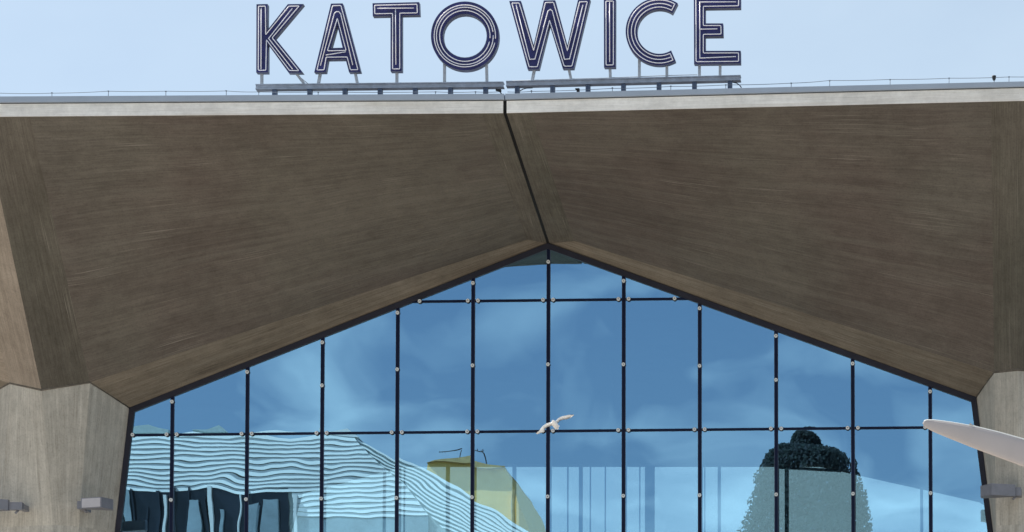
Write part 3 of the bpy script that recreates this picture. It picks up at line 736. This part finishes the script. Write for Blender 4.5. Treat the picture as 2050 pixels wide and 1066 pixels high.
# recessed storey under the louvres
b = MB(); b.box(((q3(120,0).x+q3(586,0).x)/2, YL-.05, q3(300,980).z/2), q3(586,0).x-q3(120,0).x, .09, q3(300,980).z); b.build('glazing', M['officeglass'], off)
for px, wpx, y0, m in ((250,14,985,'officepale'),(332,5,990,'louvre'),(420,8,982,'louvre'),(472,3,985,'louvre'),(512,22,1005,'officepale'),(545,28,1000,'officepale'),(591,7,990,'louvre'),(390,22,1000,'officepale')):
    p = q3(px, y0, .1); b = MB(); b.box((p.x, YL+.02, p.z/2), wpx*.02, .3, p.z); b.build('fin' if m == 'louvre' else 'window', M[m], off)
b = MB(); b.box(((q3(600,0).x+q3(860,0).x)/2, YL-.05, q3(600,1036).z/2), q3(860,0).x-q3(600,0).x, .09, q3(600,1036).z); b.build('window', M['officepale'], off)
b = MB()
rp_ = [q3(385,867,-4), q3(418,861,-4), q3(440,853,-4), q3(448,857,-4), q3(462,867,-4)]
b.prism(rp_, (0,-4,0)); b.build('plant_room', M['louvreback'], off)
b = MB(); b.prism([q3(262,869,-4), q3(262,858,-4), q3(300,851,-4), q3(342,860,-4), q3(342,869,-4)], (0,-5,0)); b.build('plant_room', M['louvreback'], off)

YY = -98.0
def y3(px, py, dy=0): return PR(px, py, YY+dy)
yb = empty('yellow_house', V(y3(950,950).x, YY, 0), 'yellow rendered house with a low hipped roof mirrored behind the louvred block', 'house')
b = MB(); b.prism([V(y3(856,0).x,YY,0), y3(856,937), y3(1008,937), y3(1022,958), y3(1040,1010), y3(1072,1090), V(y3(1072,0).x,YY,0)], (0,-10,0)); b.build('wall', M['yellow'], yb)
b = MB(); b.prism([y3(852,938,.3), y3(905,928,.3), y3(945,921,.3), y3(968,929,.3), y3(1010,938,.3)], (0,-10.5,0)); b.build('roof', M['yroof'], yb)
b = MB(); b.prism([y3(1028,985,.3), y3(1033,985,.3), y3(1035,1090,.3), y3(1028,1090,.3)], (0,-.2,0)); b.build('drainpipe', M['yroof'], yb)
for pts in ([(913,930),(914,911)], [(878,913),(915,909)]), ([(968,932),(963,905),(960,899)], [(950,899),(961,902)]):
    b = MB()
    for ln in pts: b.tube([y3(x, y, -3) for x, y in ln], .022, 5)
    x_, y_ = pts[1][0]
    for k in range(3): b.tube([y3(pts[1][0][0]+k*6, pts[1][0][1]-2.5, -3), y3(pts[1][0][0]+k*6, pts[1][0][1]+2, -3)], .014, 4)
    b.build('antenna', M['black'], yb)

# the big dark tree mirrored on the right
YT = -62.0
def t3(px, py): return PR(px, py, YT)
trc = t3(1612, 1000)
tree = empty('tree', V(trc.x, YT, 0), 'dark bell-shaped tree with a tufted top mirrored in the right-hand panes', 'tree')
prof = [(862,14),(872,23),(885,26),(893,30),(899,60),(908,84),(925,92),(945,99),(965,107),(1000,118),(1066,133),(1130,140),(1250,150),(1400,140),(1550,90)]
def hw(py):
    for (a_, ha), (b_, hb) in zip(prof, prof[1:]):
        if a_ <= py <= b_: return ha+(hb-ha)*(py-a_)/(b_-a_)
    return 0
ppm = F/(DIST-YT)
b = MB(); b.tube([V(trc.x,YT,0), V(trc.x+.1,YT,4), V(trc.x-.1,YT,9), V(trc.x,YT,t3(1612,900).z)], .3, 10, radii=[.5,.38,.25,.06])
for k in range(16):
    z = 3+k*.75; a_ = k*2.4; l_ = 1.5
    b.tube([V(trc.x,YT,z), V(trc.x+math.cos(a_)*l_*.5,YT+math.sin(a_)*l_*.5,z+.6), V(trc.x+math.cos(a_)*l_,YT+math.sin(a_)*l_,z+1.5)], .1, 6, radii=[.12,.08,.03])
b.build('trunk', M['bark'], tree)
b = MB(); cnt = 0
while cnt < 45000:
    py = random.uniform(862, 1500)
    if py > 1120 and random.random() < .45: continue
    h = hw(py)/ppm; a_ = random.uniform(0, 2*math.pi); rr = math.sqrt(random.random())
    if rr < .45 and random.random() < .6: continue
    lump = 1 + .10*noise.noise(V(math.cos(a_)*2, math.sin(a_)*2, py*.03)*1.3)
    c = t3(1612, py); c = V(c.x + math.cos(a_)*h*rr*lump, YT + math.sin(a_)*h*rr*lump, c.z)
    s_ = random.uniform(.05, .10) if py > 895 else random.uniform(.03, .07)
    u_ = Vector((random.gauss(0,1), random.gauss(0,1), random.gauss(0,1))).normalized(); v_ = u_.orthogonal().normalized()
    b.face([c-u_*s_, c+v_*s_*.6, c+u_*s_, c-v_*s_*.6]); cnt += 1
b.build('crown', M['leaf'], tree, recalc=False)
